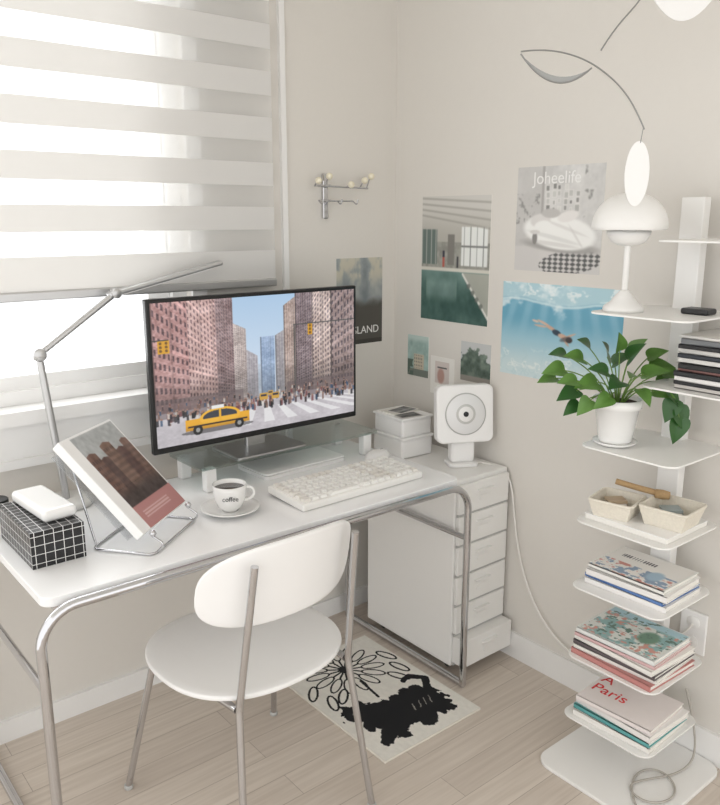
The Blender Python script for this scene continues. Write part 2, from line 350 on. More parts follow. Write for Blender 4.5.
# ---------------------------------------------------------------- keyboard
kb=root('keyboard',(-.625,-.495,T),R(1))
box('case',(.462,.178,.022),(0,0,.016),'cream',kb,.005,rot=(R(3),0,0))
def keys(name,lst,m):
    bm=bmesh.new()
    for x,y,wk in lst:
        r_=bmesh.ops.create_cube(bm,size=1); zb=.029+ (y)*.05; 
        for v in r_['verts']:
            s=.80 if v.co.z>0 else .98
            v.co=Vector((x+v.co.x*wk*s,y+v.co.y*.0225*s,zb+v.co.z*.012))
    bmesh.ops.bevel(bm,geom=bm.edges[:],offset=.0012,segments=1,affect='EDGES')
    me=bpy.data.meshes.new(name); bm.to_mesh(me); bm.free(); add(name,me,m,kb)
ka=[];kc=[]
for j in range(6):
    y=.0685-j*.0272; n=[19,19,19,18,18,14][j]; x=-.222
    rem=.444; ws=[.0225]*n
    if j==5: ws=[.028]*3+[.13]+[.028]*3+[.0225]*6
    if j in(3,4): ws[0]=.035; ws[12]=.035
    sc=rem/sum(ws)
    for i,wk in enumerate(ws):
        wk*=sc; (kc if (i in(0,len(ws)-5,12) or (j==0 and 4<i<9)) else ka).append((x+wk/2,y,wk*.90)); x+=wk
keys('keys_light',ka,'cream'); keys('keys_accent',kc,'key2')
ms=root('computer_mouse',(-.372,-.335,T),R(-75))
lathe('mouse_shell',[(1e-6,0),(.9,0),(1,.12),(.96,.45),(.8,.78),(.5,.95),(1e-6,1)],'white',ms,sc=(.033,.060,.030))
box('wheel',(.004,.016,.008),(0,.028,.027),'grey',ms,.002)
# ---------------------------------------------------------------- cup + saucer
cs=root('cup_and_saucer',(-1.008,-.455,T))
lathe('saucer',[(1e-6,.004),(.03,.003),(.036,0),(.04,.003),(.074,.013),(.082,.018),(.081,.020),(.07,.016),(.04,.008),(1e-6,.007)],'ceramic',cs)
lathe('cup',[(1e-6,.010),(.022,.008),(.024,.012),(.034,.02),(.043,.042),(.046,.07),(.047,.083),(.045,.083),(.043,.065),(.038,.035),(.02,.018),(1e-6,.016)],'ceramic',cs)
cyl('coffee',.0435,.002,(0,0,.070),'coffee',cs,b=.0002)
tube('cup_handle',[(.042,0,.069),(.060,0,.073),(.072,0,.055),(.061,0,.035),(.039,0,.033)],.004,'ceramic',cs,smoothc=True,rot=(0,0,R(-25)))
text('cup_lettering','coffee',.018,'dark',cs,(-.022,-.0415,.048),(R(84),0,R(-32)))
# ---------------------------------------------------------------- tile box
tb=root('tiled_storage_box',(-1.487,-.365,T))
def tile_mat():
    m=bpy.data.materials.new('black_grid_tile'); m.use_nodes=True; nt=m.node_tree; b=nt.nodes['Principled BSDF']
    tc=nt.nodes.new('ShaderNodeTexCoord'); sx=nt.nodes.new('ShaderNodeSeparateXYZ'); nt.links.new(tc.outputs['Object'],sx.inputs[0])
    last=None
    for ax in range(3):
        off=nt.nodes.new('ShaderNodeMath'); off.operation='ADD'; off.inputs[1].default_value=10.0; nt.links.new(sx.outputs[ax],off.inputs[0])
        mo_=nt.nodes.new('ShaderNodeMath'); mo_.operation='MODULO'; mo_.inputs[1].default_value=.0222; nt.links.new(off.outputs[0],mo_.inputs[0])
        lt=nt.nodes.new('ShaderNodeMath'); lt.operation='LESS_THAN'; lt.inputs[1].default_value=.0016; nt.links.new(mo_.outputs[0],lt.inputs[0])
        if last: 
            mx=nt.nodes.new('ShaderNodeMath'); mx.operation='MAXIMUM'; nt.links.new(last.outputs[0],mx.inputs[0]); nt.links.new(lt.outputs[0],mx.inputs[1]); last=mx
        else: last=lt
    c=nt.nodes.new('ShaderNodeMix'); c.data_type='RGBA'; c.inputs[6].default_value=(*lin((.11,.11,.12)),1); c.inputs[7].default_value=(.7,.7,.69,1)
    nt.links.new(last.outputs[0],c.inputs[0]); nt.links.new(c.outputs[2],b.inputs['Base Color']); b.inputs['Roughness'].default_value=.25; return m
M['tile']=tile_mat()
box('tile_body',(.125,.25,.086),(0,0,.0434),'tile',tb)
box('box_rim',(.125,.25,.003),(0,0,.0875),'tile',tb,.0)
ts=root('white_soft_case',(-1.470,-.345,T+.0895),R(4))
box('case_shell',(.085,.21,.030),(0,0,.0155),'ceramic',ts,.012,seg=4)
jr=root('small_jar',(-1.545,-.20,T))
lathe('jar_body',[(1e-6,0),(.028,0),(.03,.003),(.03,.07),(.028,.073),(1e-6,.073)],'ceramic',jr); cyl('jar_lid',.031,.018,(0,0,.082),'black',jr)
# ---------------------------------------------------------------- book stand with magazine
sd=root('book_stand',(-1.245,-.470,T),R(38))
tilt=R(44)
box('back_plate',(.25,.005,.27),(0,.092,.135),'acryl',sd,.001,rot=(-tilt,0,0))
tube('wire_base',fillet([(-.12,-.065,.004),(.12,-.065,.004),(.12,.10,.004),(-.12,.10,.004)],.02,6,True),.003,'chrome',sd,True)
for i,x in enumerate((-.10,.10)):
    tube('strut_%d'%i,[(x,.10,.004),(x,.148,.20)],.003,'chrome',sd)
    tube('page_clip_%d'%i,fillet([(x,-.065,.004),(x,-.085,.025),(x,-.05,.045)],.01),.003,'chrome',sd)
    lathe('clip_ball_%d'%i,[(1e-6,-.009),(.006,-.006),(.009,0),(.006,.006),(1e-6,.009)],'chrome',sd,(x,-.055,.05),n=16)
mg=root('magazine',(-1.245,-.470,T),R(38)); 
w,h=130,166
A,U,V=canvas(w,h,(.93,.925,.92))
n=noise2(w,h,5,33); n4=noise2(w,h,20,34)
m_=(U>.16)&(V>.22)&(U<.985)&(V<.98); A[m_]=np.stack([.36+.22*n4,.30+.20*n4,.28+.19*n4],-1)[m_]
# row of brown houses beneath a pale grey sky
for k,(x0,x1,tp,c) in enumerate(((.16,.34,.80,(.44,.33,.29)),(.34,.48,.72,(.34,.26,.24)),(.48,.68,.84,(.50,.40,.35)),(.68,.84,.74,(.36,.27,.25)),(.84,.985,.80,(.46,.36,.32)))):
    b_=m_&(U>=x0)&(U<x1)&(V<tp-.25*abs(U-(x0+x1)/2)); fill(A,b_,c,.9); fill(A,b_&(np.mod(U*26,1)<.4)&(np.mod(V*16,1)<.55)&(V>.40)&(V<tp-.06),(.22,.19,.19),.75); fill(A,m_&(U>=x0)&(U<x1)&(V>=tp-.25*abs(U-(x0+x1)/2)),(.66,.67,.67))
blend(A,m_*(1-sm(V,.30,.44)),(.26,.22,.21)); A[m_]+=((n4-.5)*.16)[m_][:,None]
fill(A,(V<=.22)&(U>.16),(.70,.50,.49)); fill(A,(V<=.17)&(V>.07)&(U>.25)&(U<.8)&(np.mod(V*36,1)<.5),(.93,.85,.85),.5)
A=blur(A,1)
fn=Vector((0,-math.cos(tilt),math.sin(tilt)))
cen=Vector((0,.087,.140))+fn*.018
box('pages',(.235,.026,.300),cen,'white',mg,.002,rot=(-tilt,0,0))
picture('cover_print',.233,.298,A,'print',mg,cen+fn*.0136,(R(90)-tilt,0,0))
# ---------------------------------------------------------------- desk lamp
dl=root('desk_lamp',(-1.335,-.105,T))
cyl('base',.075,.018,(0,-.0,.009),'metalwhite',dl,n=40,b=.005)
P0=(0,0,.018);P1=(-.04,.0,.435);P2=(.19,.012,.585);P3=(.515,.02,.655)
tube('lower_arm',[P0,P1],.010,'lampalu',dl); tube('upper_arm',[P1,P2],.009,'lampalu',dl)
cyl('joint_1',.018,.03,P1,'lampalu',dl,(R(90),0,0)); cyl('joint_2',.014,.028,P2,'lampalu',dl,(R(90),0,0))
d=Vector(P3)-Vector(P2); a=math.atan2(d.z,d.x)
box('lamp_head',(d.length+.04,.034,.014),(Vector(P2)+d*.5),'lampalu',dl,.005,rot=(0,-a,0))
box('led_strip',(d.length-.04,.022,.003),(Vector(P2)+d*.5-Vector((0,0,.0085))),'white',dl,0,rot=(0,-a,0))
# ---------------------------------------------------------------- file cabinet
fc=root('filing_cabinet',(-.137,-.384,0))
CW,CD,CH=.256,.452,.662
box('body',(CW,CD-.012,CH),(0,.006,.032+CH/2),'metalwhite',fc,.004)
nd=6; dh=(CH-.02)/nd
for i in range(nd):
    zc=.042+dh*(i+.5); out=.04 if i==0 else .0
    box('drawer_%d'%i,(CW-.014,.014+out,dh-.008),(0,-CD/2+.004-out/2,zc),'metalwhite',fc,.003)
    box('handle_%d'%i,(.075,.014,.005),(0,-CD/2-.009-out,zc+dh*.18),'metalwhite',fc,.002)
    box('label_holder_%d'%i,(.05,.003,.018),(0,-CD/2-.004-out,zc-dh*.08),'metalwhite',fc,.001)
    boxes('gap_%d'%i,[(-CW/2+.004,CW/2-.004,-CD/2+.002,-CD/2+.006,zc-dh/2-.004,zc-dh/2+.003)],'grey',fc)
for i,(x,y) in enumerate(((-.09,-.17),(.09,-.17),(-.09,.17),(.09,.17))):
    cyl('caster_%d'%i,.015,.018,(x,y,.015),'dark',fc,(0,R(90),0),n=20); box('fork_%d'%i,(.024,.018,.014),(x,y,.027),'grey',fc,.002)
CT=.6945
sb=root('storage_boxes',(-.165,-.235,CT),R(-3))
box('box_lower',(.14,.17,.068),(0,0,.034),'white',sb,.008); box('lid_lower',(.148,.178,.010),(0,0,.072),'white',sb,.004)
box('box_upper',(.134,.162,.062),(0,0,.107),'white',sb,.008); box('lid_upper',(.144,.172,.010),(0,0,.142),'white',sb,.004)
pc=root('postcards',(-.165,-.235,CT+.147),R(-3))
A,U,V=canvas(30,22,(.93,.92,.9)); n=noise2(30,22,5,9); m_=(U>.08)&(U<.92)&(V>.1)&(V<.9); A[m_]=np.stack([.2+.6*n]*3,-1)[m_]
box('card_pad',(.12,.085,.003),(0,.02,.0015),'page',pc); picture('card_print',.105,.075,A,'print',pc,(0.01,.015,.0045),(0,0,R(12)))
picture('card_print_2',.09,.065,A[::-1]*.8,'print',pc,(-.015,-.045,.0015),(0,0,R(-8)))
cd=root('cd_player',(-.115,-.485,CT),R(-28))
rbox('foot',.105,.085,.012,.02,(0,.01,.006),'white',cd,bev=.003)
box('speaker_base',(.085,.05,.075),(0,.015,.048),'white',cd,.012,seg=4)
rbox('body',.20,.198,.042,.024,(0,0,.183),'white',cd,rot=(R(84),0,0),bev=.006)
fr=(R(84),0,0)
nv=Vector((0,-math.sin(R(84)),math.cos(R(84))))
c0=Vector((0,0,.183))+nv*.0215
cyl('disc_recess',.072,.002,c0+nv*.0005,'grey',cd,fr,n=48,b=.0003)
cyl('disc',.068,.002,c0+nv*.002,mat('disc_silver',(.92,.92,.92),.35),cd,fr,n=48,b=.0003)
cyl('disc_label',.034,.002,c0+nv*.0032,mat('disc_label_grey',(.80,.80,.79),.4),cd,fr,n=32,b=.0003)
cyl('disc_inner',.026,.002,c0+nv*.0042,'white',cd,fr,n=32,b=.0003)
cyl('spindle',.009,.006,c0+nv*.005,'dark',cd,fr,n=24,b=.001)
# ---------------------------------------------------------------- chair
ch=root('chair',(-1.085,-.65,0),R(3))
def seatpos(a,b):
    return (a-.006,b,.443+.10*(a*a)+.12*b*b - (.35*(b-.12)**2 if b>.12 else 0))
plate('seat',sup(.243,.230,2.4),seatpos,.013,'white',ch)
def backpos(a,b):
    return ((a-.014)*(1-.1*abs(a)/.2),-.240+1.25*a*a-.18*b,.728+b*(1.0) -.22*a*a)
plate('backrest',sup(.256,.103,2.8),backpos,.012,'white',ch)
rt=.0090
for s,nm in((-1,'l'),(1,'r')):
    tube('rear_leg_'+nm,fillet([(s*.20,-.265,.006),(s*.165,-.21,.43),(s*.145,-.262,.795)],.12,8),rt,'chrome',ch)
    tube('front_leg_'+nm,fillet([(s*.245,.235,.006),(s*.19,.14,.426),(s*.165,-.20,.426)],.03,8),rt,'chrome',ch)
    cyl('rear_foot_'+nm,.012,.012,(s*.20,-.265,.006),'grey',ch); cyl('front_foot_'+nm,.012,.012,(s*.245,.235,.006),'grey',ch)
tube('seat_crossbar',[(-.187,.12,.426),(.187,.12,.426)],rt*.9,'chrome',ch)
tube('seat_crossbar_rear',[(-.166,-.15,.426),(.166,-.15,.426)],rt*.9,'chrome',ch)
# ---------------------------------------------------------------- rug
w,h=220,314
A,U0,V0=canvas(w,h,(.905,.895,.865)); n=noise2(w,h,40,3); A+= ((n-.5)*.06)[...,None]
asp=.58/.405; VV0=V0*asp
j1=noise2(w,h,26,301)-.5; j2=noise2(w,h,26,302)-.5
U=U0;VV=VV0
def ln(x0,y0,x1,y1,t,c=(.10,.10,.11)):
    dx,dy=x1-x0,y1-y0; L=dx*dx+dy*dy; s=np.clip(((U-x0)*dx+(VV-y0)*dy)/L,0,1); fill(A,(U-x0-s*dx)**2+(VV-y0-s*dy)**2<t*t,c)
fx,fy=.50,1.10
for k in range(15):
    a=2*math.pi*k/15; ln(fx+.05*math.cos(a),fy+.05*math.sin(a),fx+.15*math.cos(a),fy+.15*math.sin(a),.009)
    p=ell(U,VV,fx+.25*math.cos(a),fy+.25*math.sin(a),.11,.045,a); q=ell(U,VV,fx+.25*math.cos(a),fy+.25*math.sin(a),.092,.030,a); fill(A,p&~q,(.1,.1,.11))
fill(A,ell(U,VV,fx,fy,.055,.055),(.1,.1,.11)); 
ln(.5,.88,.47,.62,.012); 
for x0,y0,a in((.13,.78,1.2),(.25,.80,.8),(.80,.74,2.0),(.90,.84,1.8),(.08,.98,.9),(.93,1.05,1.9)):
    p=ell(U,VV,x0,y0,.11,.045,a); fill(A,p&~ell(U,VV,x0,y0,.09,.026,a),(.1,.1,.11))
K=(.07,.075,.09)
U=U0+j1*.10; VV=VV0+j2*.10     # shaggy outline
fill(A,ell(U,VV,.50,.36,.31,.19,-.05),K); fill(A,ell(U,VV,.72,.36,.19,.22,.1),K); fill(A,ell(U,VV,.30,.42,.18,.17,.4),K)
fill(A,ell(U,VV,.20,.56,.105,.115),K); fill(A,ell(U,VV,.12,.53,.06,.045),K)
fill(A,(abs(U-.145)<.045*(1-(VV-.62)/.12))&(VV>.60)&(VV<.74),K); fill(A,(abs(U-.265)<.045*(1-(VV-.62)/.12))&(VV>.60)&(VV<.74),K)
ln(.32,.32,.18,.17,.06,K); ln(.45,.28,.30,.15,.055,K); ln(.72,.26,.56,.15,.07,K); ln(.80,.28,.84,.16,.06,K)
U=U0+j1*.03; VV=VV0+j2*.03
ln(.86,.44,.95,.58,.035,K); ln(.95,.58,.86,.68,.033,K); ln(.86,.68,.78,.66,.028,K)
lt_=(.55,.54,.52)
for k in range(4): ln(.58+.06*k,.30,.62+.06*k,.38,.004,lt_)
ln(.165,.57,.185,.57,.008,lt_); U,VV=U0,VV0
rg=root('rug',(-.532,-.51,0))
box('rug_base',(.405,.58,.008),(0,0,.004),mat('rug_edge',(.88,.86,.82),.95,noise=.06,nscale=300),rg,.002)
picture('rug_pattern',.40,.574,A,'rugprint',rg,(0,0,.0084))
# ---------------------------------------------------------------- posters
def poster(name,yc,zc,W,Hh,A,tilt=0.,wall='r'):
    rt_=root(name,(-.0016,yc,zc) if wall=='r' else (yc,-.0016,zc))
    if wall=='r': box('paper',(.0014,W,Hh),(.0009,0,0),'page',rt_)
    else: box('paper',(W,.0014,Hh),(0,.0009,0),'page',rt_)
    picture('print',W,Hh,A,'print',rt_,(0,0,0),(RR if wall=='r' else WR)); return rt_
# pool
w,h=160,214
A,U,V=canvas(w,h,(.72,.71,.68)); n=noise2(w,h,8,41); n4=noise2(w,h,24,42)
blend(A,sm(V,.66,.95),(.82,.81,.79))
wt=V<.42; fill(A,wt,(.25,.37,.345)); A[wt]+=((n-.5)*.20+(n4-.5)*.08)[wt][:,None]; blend(A,wt*sm(V,.2,.42)*.6,(.52,.63,.61))
fill(A,(V>.42)&(V<.64),(.60,.60,.57)); A[(V>.42)&(V<.64)]+=((n4-.5)*.2)[(V>.42)&(V<.64)][:,None]
fill(A,(V>.46)&(V<.74)&(U<.24),(.40,.46,.44)); fill(A,(V>.46)&(V<.74)&(U<.24)&(np.mod(U*14,1)<.15),(.7,.7,.68)); fill(A,(V>.46)&(V<.70)&(U>.40)&(U<.50),(.50,.49,.47))
fill(A,(V>.46)&(V<.76)&(U>.60)&(U<.97),(.92,.93,.92)); fill(A,(V>.46)&(V<.76)&(np.mod(U*11,1)<.10)&(U>.6)&(U<.97),(.50,.51,.50)); fill(A,(abs(V-.61)<.006)&(U>.6)&(U<.97),(.5,.51,.5))
for k in range(4): blend(A,(1-sm(abs(V-(.80+.055*k+(.10-.02*k)*(.5-U))),.003,.012))*.7,(.62,.61,.58))
fill(A,(V>.405)&(V<.435),(.84,.83,.79)); pv=(.40-.55*(U-.62)**1.0); deck=(U>.62)&(V<.42-(U-.62)*.0)&(V<.40)&(V>.40-.9*(U-.62)); blend(A,deck*.85,(.72,.71,.67)); blend(A,(1-sm(abs(V-(.40-.9*(U-.62))),.008,.022))*((V<.40)&(U>.62)),(.88,.88,.85))
for k in range(4): blend(A,sell(U,V,.72+.06*k,.30-.05*k,.028,.02,.3)*.8,(.40,.42,.40))
blend(A,(wt*((U>.08)&(U<.55)))*(1-sm(abs(V-.26),.03,.12))*.3,(.80,.88,.86))
fill(A,(abs(U-.34)<.016)&(V>.44)&(V<.52),(.70,.36,.32)); fill(A,(abs(U-.34)<.014)&(V>.52)&(V<.57),(.2,.2,.25)); fill(A,(abs(U-.55)<.012)&(V>.44)&(V<.53),(.25,.25,.27))
poster('pool_poster',-.312,1.379,.327,.436,blur(A,2))
# bedroom
w=h=170
A,U,V=canvas(w,h,(.80,.79,.785)); n=noise2(w,h,7,52); n4=noise2(w,h,30,53); A[:]=np.stack([.74+.12*n+.06*n4]*3,-1)*np.array([1,.995,.985])
fill(A,(U>.30)&(U<.33)&(V>.4),(.68,.67,.66)); blend(A,(U<.3)*.5,(.74,.73,.72))
for k in range(22):
    i,j=k%6,k//6; x=.38+.066*i+.012*math.sin(k*3.1); y=.60+.068*j+.01*math.cos(k*2.3); g=.5+.35*r2.random(); q_=.012+.012*r2.random(); fill(A,(abs(U-x)<q_+.006)&(abs(V-y)<q_*1.3+.006),(.90,.89,.88)); fill(A,(abs(U-x)<q_)&(abs(V-y)<q_*1.3),(g,g,g*.98))
blend(A,sm(n+.4*n4,.75,.9)*(U>.78)*(V>.45)*.8,(.50,.50,.49)); blend(A,sm(n4+.3*n,.70,.85)*(U<.28)*(V>.45)*(V<.75)*.7,(.50,.50,.49))
fl=V<.24; blend(A,fl*.9,(.82,.81,.80))
ck=((np.floor((U+V*1.6)*15)+np.floor((U-V*1.6)*15))%2==0)
fill(A,ck&(sell(U,V,.66,.10,.36,.11,.12,.1)>.5),(.36,.36,.36))
blend(A,sell(U,V,.54,.25,.44,.06,-.08),(.66,.65,.64))
blend(A,sell(U,V,.52,.38,.42,.16,-.12,.2),(.95,.95,.94)); blend(A,sell(U,V,.46,.33,.32,.02,-.2,.6)*.5,(.82,.82,.81)); blend(A,sell(U,V,.60,.42,.25,.015,-.3,.6)*.5,(.83,.82,.81)); blend(A,sell(U,V,.45,.27,.3,.02,-.1,.6)*.5,(.80,.79,.78)); blend(A,sell(U,V,.72,.34,.14,.012,-.9,.6)*.5,(.82,.81,.80))
blend(A,sell(U,V,.30,.49,.12,.065,.1,.3),(.87,.86,.85)); blend(A,sell(U,V,.62,.53,.12,.05,.2,.3),(.91,.90,.89)); blend(A,sell(U,V,.42,.56,.11,.045,.0,.3),(.76,.75,.74)); blend(A,sell(U,V,.33,.44,.10,.05,.1,.3),(.95,.95,.94))
blend(A,sell(U,V,.24,.32,.03,.06,0,.3),(.54,.53,.52)); blend(A,sell(U,V,.24,.38,.06,.02,0,.2),(.85,.84,.83))
p=poster('bedroom_poster',-.743,1.518,.321,.318,blur(A,2))
text('poster_title','Joheelife',.052,'ceramic',p,(-.001,.01,.107),RR)
# underwater
w,h=220,148
A,U,V=canvas(w,h,(.62,.78,.84)); n=noise2(w,h,5,61); n2=noise2(w,h,12,62); n5=noise2(w,h,7,63); n6=noise2(w,h,9,64)
wave=.80+.03*np.sin(U*9)+.05*(n-.5)
blend(A,sm(V,.38,.66),(.42,.66,.76))
blend(A,sm(V,wave,wave+.03),(.70,.83,.87)); blend(A,sm(V,wave+.02,wave+.04)*(1-sm(abs(n5-.5),.0,.05))*.8,(.95,.97,.97)); blend(A,(1-sm(abs(V-wave),.004,.02))*.7,(.90,.95,.96))
blend(A,1-sm(V,.08,.46),(.80,.87,.88)); blend(A,(1-sm(V,.22,.36))*(1-sm(abs(n6-.5),.0,.035))*.7,(.93,.95,.94)); blend(A,(1-sm(V,.22,.36))*(1-sm(abs(n5-.48),.0,.03))*.5,(.70,.81,.83))
for k in range(7): 
    xx=.12+.13*k; blend(A,(1-sm(abs(U-xx-(wave-V)*.25*(k-3)/3),.01,.05))*sm(V,.35,.75)*(1-sm(V,.78,.84))*.22,(.85,.94,.96))
blend(A,sm(n2*.6+n*.6,.66,.84)*sm(V,.55,.7)*(1-sm(U,.45,.7))*.8,(.92,.96,.97))
blend(A,sell(U,V,.375,.600,.060,.013,-.45,.4),(.84,.72,.64)); blend(A,sell(U,V,.44,.555,.055,.017,-.55,.4),(.80,.67,.59)); blend(A,sell(U,V,.35,.565,.055,.011,-.1,.4),(.82,.71,.64)); blend(A,sell(U,V,.305,.61,.03,.012,-.3,.5),(.86,.77,.71))
blend(A,sell(U,V,.49,.515,.040,.027,-.5,.4),(.20,.26,.32)); blend(A,sell(U,V,.54,.485,.040,.024,-.4,.4),(.80,.67,.59)); blend(A,sell(U,V,.60,.500,.055,.009,.55,.4),(.82,.70,.62)); blend(A,sell(U,V,.57,.43,.045,.009,-1.0,.4),(.78,.66,.58))
blend(A,sell(U,V,.595,.455,.027,.030,-.3,.4),(.25,.22,.22)); blend(A,sell(U,V,.565,.46,.05,.022,.5,.6)*.6,(.28,.26,.27))
poster('underwater_poster',-.768,1.168,.455,.305,blur(A,1))
A,U,V=canvas(60,80,(.62,.72,.70)); n=noise2(60,80,6,71); A+=((n-.5)*.2)[...,None]; fill(A,(V<.55)&(U>.3)&(U<.78),(.78,.74,.66)); fill(A,V<.18,(.45,.48,.45)); fill(A,(V<.52)&(V>.2)&(np.mod(U*12,1)<.35)&(np.mod(V*12,1)<.5)&(U>.3)&(U<.75),(.4,.42,.42)); blend(A,sm(V,.8,.95),(.75,.82,.80)); fill(A,(V<.4)&(U<.28)&(n>.4),(.33,.40,.36))
poster('building_postcard',-.137,1.015,.113,.155,blur(A,1))
A,U,V=canvas(40,50,(.93,.92,.90)); fill(A,(V>.30)&(V<.88)&(U>.2)&(U<.8),(.84,.80,.78)); blend(A,sell(U,V,.45,.5,.15,.2),(.72,.58,.54)); fill(A,(V>.7)&(V<.74)&(U>.3)&(U<.7),(.4,.4,.4))
poster('art_postcard',-.266,.957,.12,.14,A)
A,U,V=canvas(60,56,(.78,.79,.79)); n=noise2(60,56,7,81); m_=((V<.85-.5*abs(U-.4)+ .5*(n-.5)))&(V>.12); A[m_]=np.stack([.18+.4*n,.24+.4*n,.21+.38*n],-1)[m_]; fill(A,V<.14,(.6,.58,.55))
poster('tree_postcard',-.428,1.03,.14,.14,blur(A,1))
A,U,V=canvas(70,96,(.5,.5,.5)); n=noise2(70,96,5,91); A[:]=np.stack([.42+.26*V*n+.15*n,.46+.26*V*n+.12*n,.48+.24*V*n+.10*n],-1)
blend(A,1-sm(V-.1*n,.38,.50),(.32,.31,.29)); blend(A,sm(V,.60,.85)*sm(n,.50,.65)*.6,(.84,.80,.70)); fill(A,V<.05,(.25,.24,.22))
p=poster('landscape_poster',-.174,1.221,.218,.318,A,wall='w')
text('poster_title','ISLAND',.040,'ceramic',p,(0.024,-.001,-.120),WR)
# ---------------------------------------------------------------- wall hook
hk=root('coat_hook',(-.335,0,1.60))
box('back_plate',(.022,.012,.15),(0,-.006,-.005),'chrome',hk,.003)
tube('bar',[(-.06,-.035,.03),(.17,-.035,.025)],.0035,'chrome',hk)
for i,z_ in enumerate((.03,-.02)): tube('arm_%d'%i,[(0,-.008,z_),(0,-.038,z_)],.004,'chrome',hk)
tube('bar_lower',[(-.05,-.038,-.02),(.10,-.038,-.02)],.003,'chrome',hk)
for i,(x,z_) in enumerate(((-.065,.045),(-.02,.06),(.075,.035),(.135,.05),(.165,.065))):
    tube('peg_%d'%i,[(x,-.035,.028),(x,-.055,z_)],.0025,'chrome',hk)
    lathe('ball_%d'%i,[(1e-6,-.012),(.006,-.0103),(.0103,-.006),(.012,0),(.0103,.006),(.006,.0103),(1e-6,.012)],mat('hook_ball_%d'%i,(.92,.89,.80),.3),hk,(x,-.06,z_),n=20)
for i,x in enumerate((-.05,.03,.10)):
    tube('coat_peg_%d'%i,fillet([(x,-.038,-.02),(x,-.060,-.035),(x,-.065,-.015)],.01),.0025,'chrome',hk)
ot=root('wall_outlet',(0,-1.295,.375))
box('cover',(.008,.078,.125),(-.004,0,0),'white',ot,.003)
for i,z_ in enumerate((.03,-.03)): cyl('socket_%d'%i,.019,.003,(-.0085,0,z_),'metalwhite',ot,(0,R(90),0),n=24)
# ---------------------------------------------------------------- shelf tower
sh=root('shelf_tower')
box('column',(.034,.062,1.575),(-.062,-1.215,.7875),'metalwhite',sh,.003)
rbox('base_plate',.38,.37,.012,.05,(-.205,-1.245,.006),'metalwhite',sh,bev=.003)
LV=[.143,.33,.54,.73,.94,1.29]; RV=[1.115,1.47]
for i,z_ in enumerate(LV):
    rbox('shelf_%d'%i,.275,.275,.005,.035,(-.185,-1.225,z_),'metalwhite',sh,bev=.001)
    box('bracket_%d'%i,(.02,.06,.02),(-.085,-1.215,z_-.012),'metalwhite',sh,.002)
for i,z_ in enumerate(RV):
    rbox('shelf_side_%d'%i,.24,.27,.005,.035,(-.155,-1.355-(.01 if i else 0),z_),'metalwhite',sh,bev=.001)
def book(parent,i,w,l,t,loc,c,rz=0,title=None,tc=(.1,.1,.1)):
    cm=mat('book_cover_%s_%d'%(parent.name,i),c,.4,noise=.03)
    x,y,z_=loc; e=bpy.data.objects.new('book_%d'%i,None); COL.objects.link(e); e.parent=parent; e.location=(x,y,z_+t/2); e.rotation_euler=(0,0,rz)
    box('cover_top_%d'%i,(w,l,.002),(0,0,t/2-.001),cm,e); box('cover_bottom_%d'%i,(w,l,.002),(0,0,-t/2+.001),cm,e)
    box('spine_%d'%i,(.002,l,t),(-w/2+.001,0,0),cm,e); box('pages_%d'%i,(w-.006,l-.006,t-.004),(.001,0,0),'page',e)
    if title:
        im=mat('ink_%s_%d'%(parent.name,i),tc,.5)
        for k,tt in enumerate(title.split('|')): text('title_%d_%d'%(i,k),tt,w*.30,im,e,(.022-k*.055,.105,t/2+.0003),(0,0,R(-90)),align='LEFT')
    return z_+t
def stack(name,x,y,z0,lst):
    r_=root(name,(0,0,0)); zz=z0
    for i,b in enumerate(lst):
        w_,l_,t_,c_,rz=b[:5]; zz=book(r_,i,w_,l_,t_,(x+random.uniform(-.004,.004),y+random.uniform(-.004,.004),zz),c_,R(rz),*(b[5:]))
    return r_,zz
e_=.0026
s1,_z=stack('book_stack',-.20,-1.235,.143+e_,[(.20,.235,.018,(.92,.91,.89),2),(.195,.235,.014,(.38,.66,.66),0),(.19,.235,.018,(.93,.92,.91),-2),(.185,.225,.014,(.93,.90,.89),3,'A|Paris',(.82,.16,.18))])
s2,_z=stack('book_stack',-.20,-1.225,.33+e_,[(.21,.25,.016,(.76,.52,.50),-2),(.20,.25,.012,(.93,.92,.90),2),(.20,.25,.012,(.40,.37,.38),0),(.20,.245,.015,(.94,.93,.91),-3),(.195,.24,.010,(.86,.72,.72),2),(.19,.235,.014,(.90,.91,.90),1)])
A,U,V=canvas(80,62,(.88,.89,.87)); n=noise2(80,62,7,101); n4=noise2(80,62,16,102)
blend(A,sm(n,.48,.56),(.58,.72,.72)); blend(A,sm(n4,.60,.68),(.82,.60,.55)); blend(A,sell(U,V,.7,.5,.12,.2),(.45,.58,.50)); blend(A,sm(V,.80,.85),(.70,.82,.86)); blend(A,sm(1-n4,.62,.70),(.40,.50,.46))
picture('cover_print',.225,.18,A,'print',s2,(-.20,-1.225,_z+.0008),(0,0,R(-89)))
s3,_z=stack('book_stack',-.185,-1.225,.54+e_,[(.185,.24,.016,(.94,.93,.92),1),(.18,.235,.010,(.36,.50,.72),-1),(.18,.235,.018,(.93,.92,.91),2),(.175,.225,.012,(.92,.92,.90),0)])
A,U,V=canvas(80,62,(.93,.92,.90)); n=noise2(80,62,9,111)
blend(A,(V<.45)*sm(n,.54,.60),(.80,.56,.52)); blend(A,(V<.45)*sm(1-n,.56,.62),(.55,.63,.72)); fill(A,(V>.66)&(V<.78)&(U>.12)&(U<.6)&(np.mod(U*26,1)<.55),(.35,.35,.37)); blend(A,sell(U,V,.75,.35,.10,.18),(.65,.75,.82))
picture('cover_print',.215,.165,A,'print',s3,(-.185,-1.225,_z+.0008),(0,0,R(-90)))
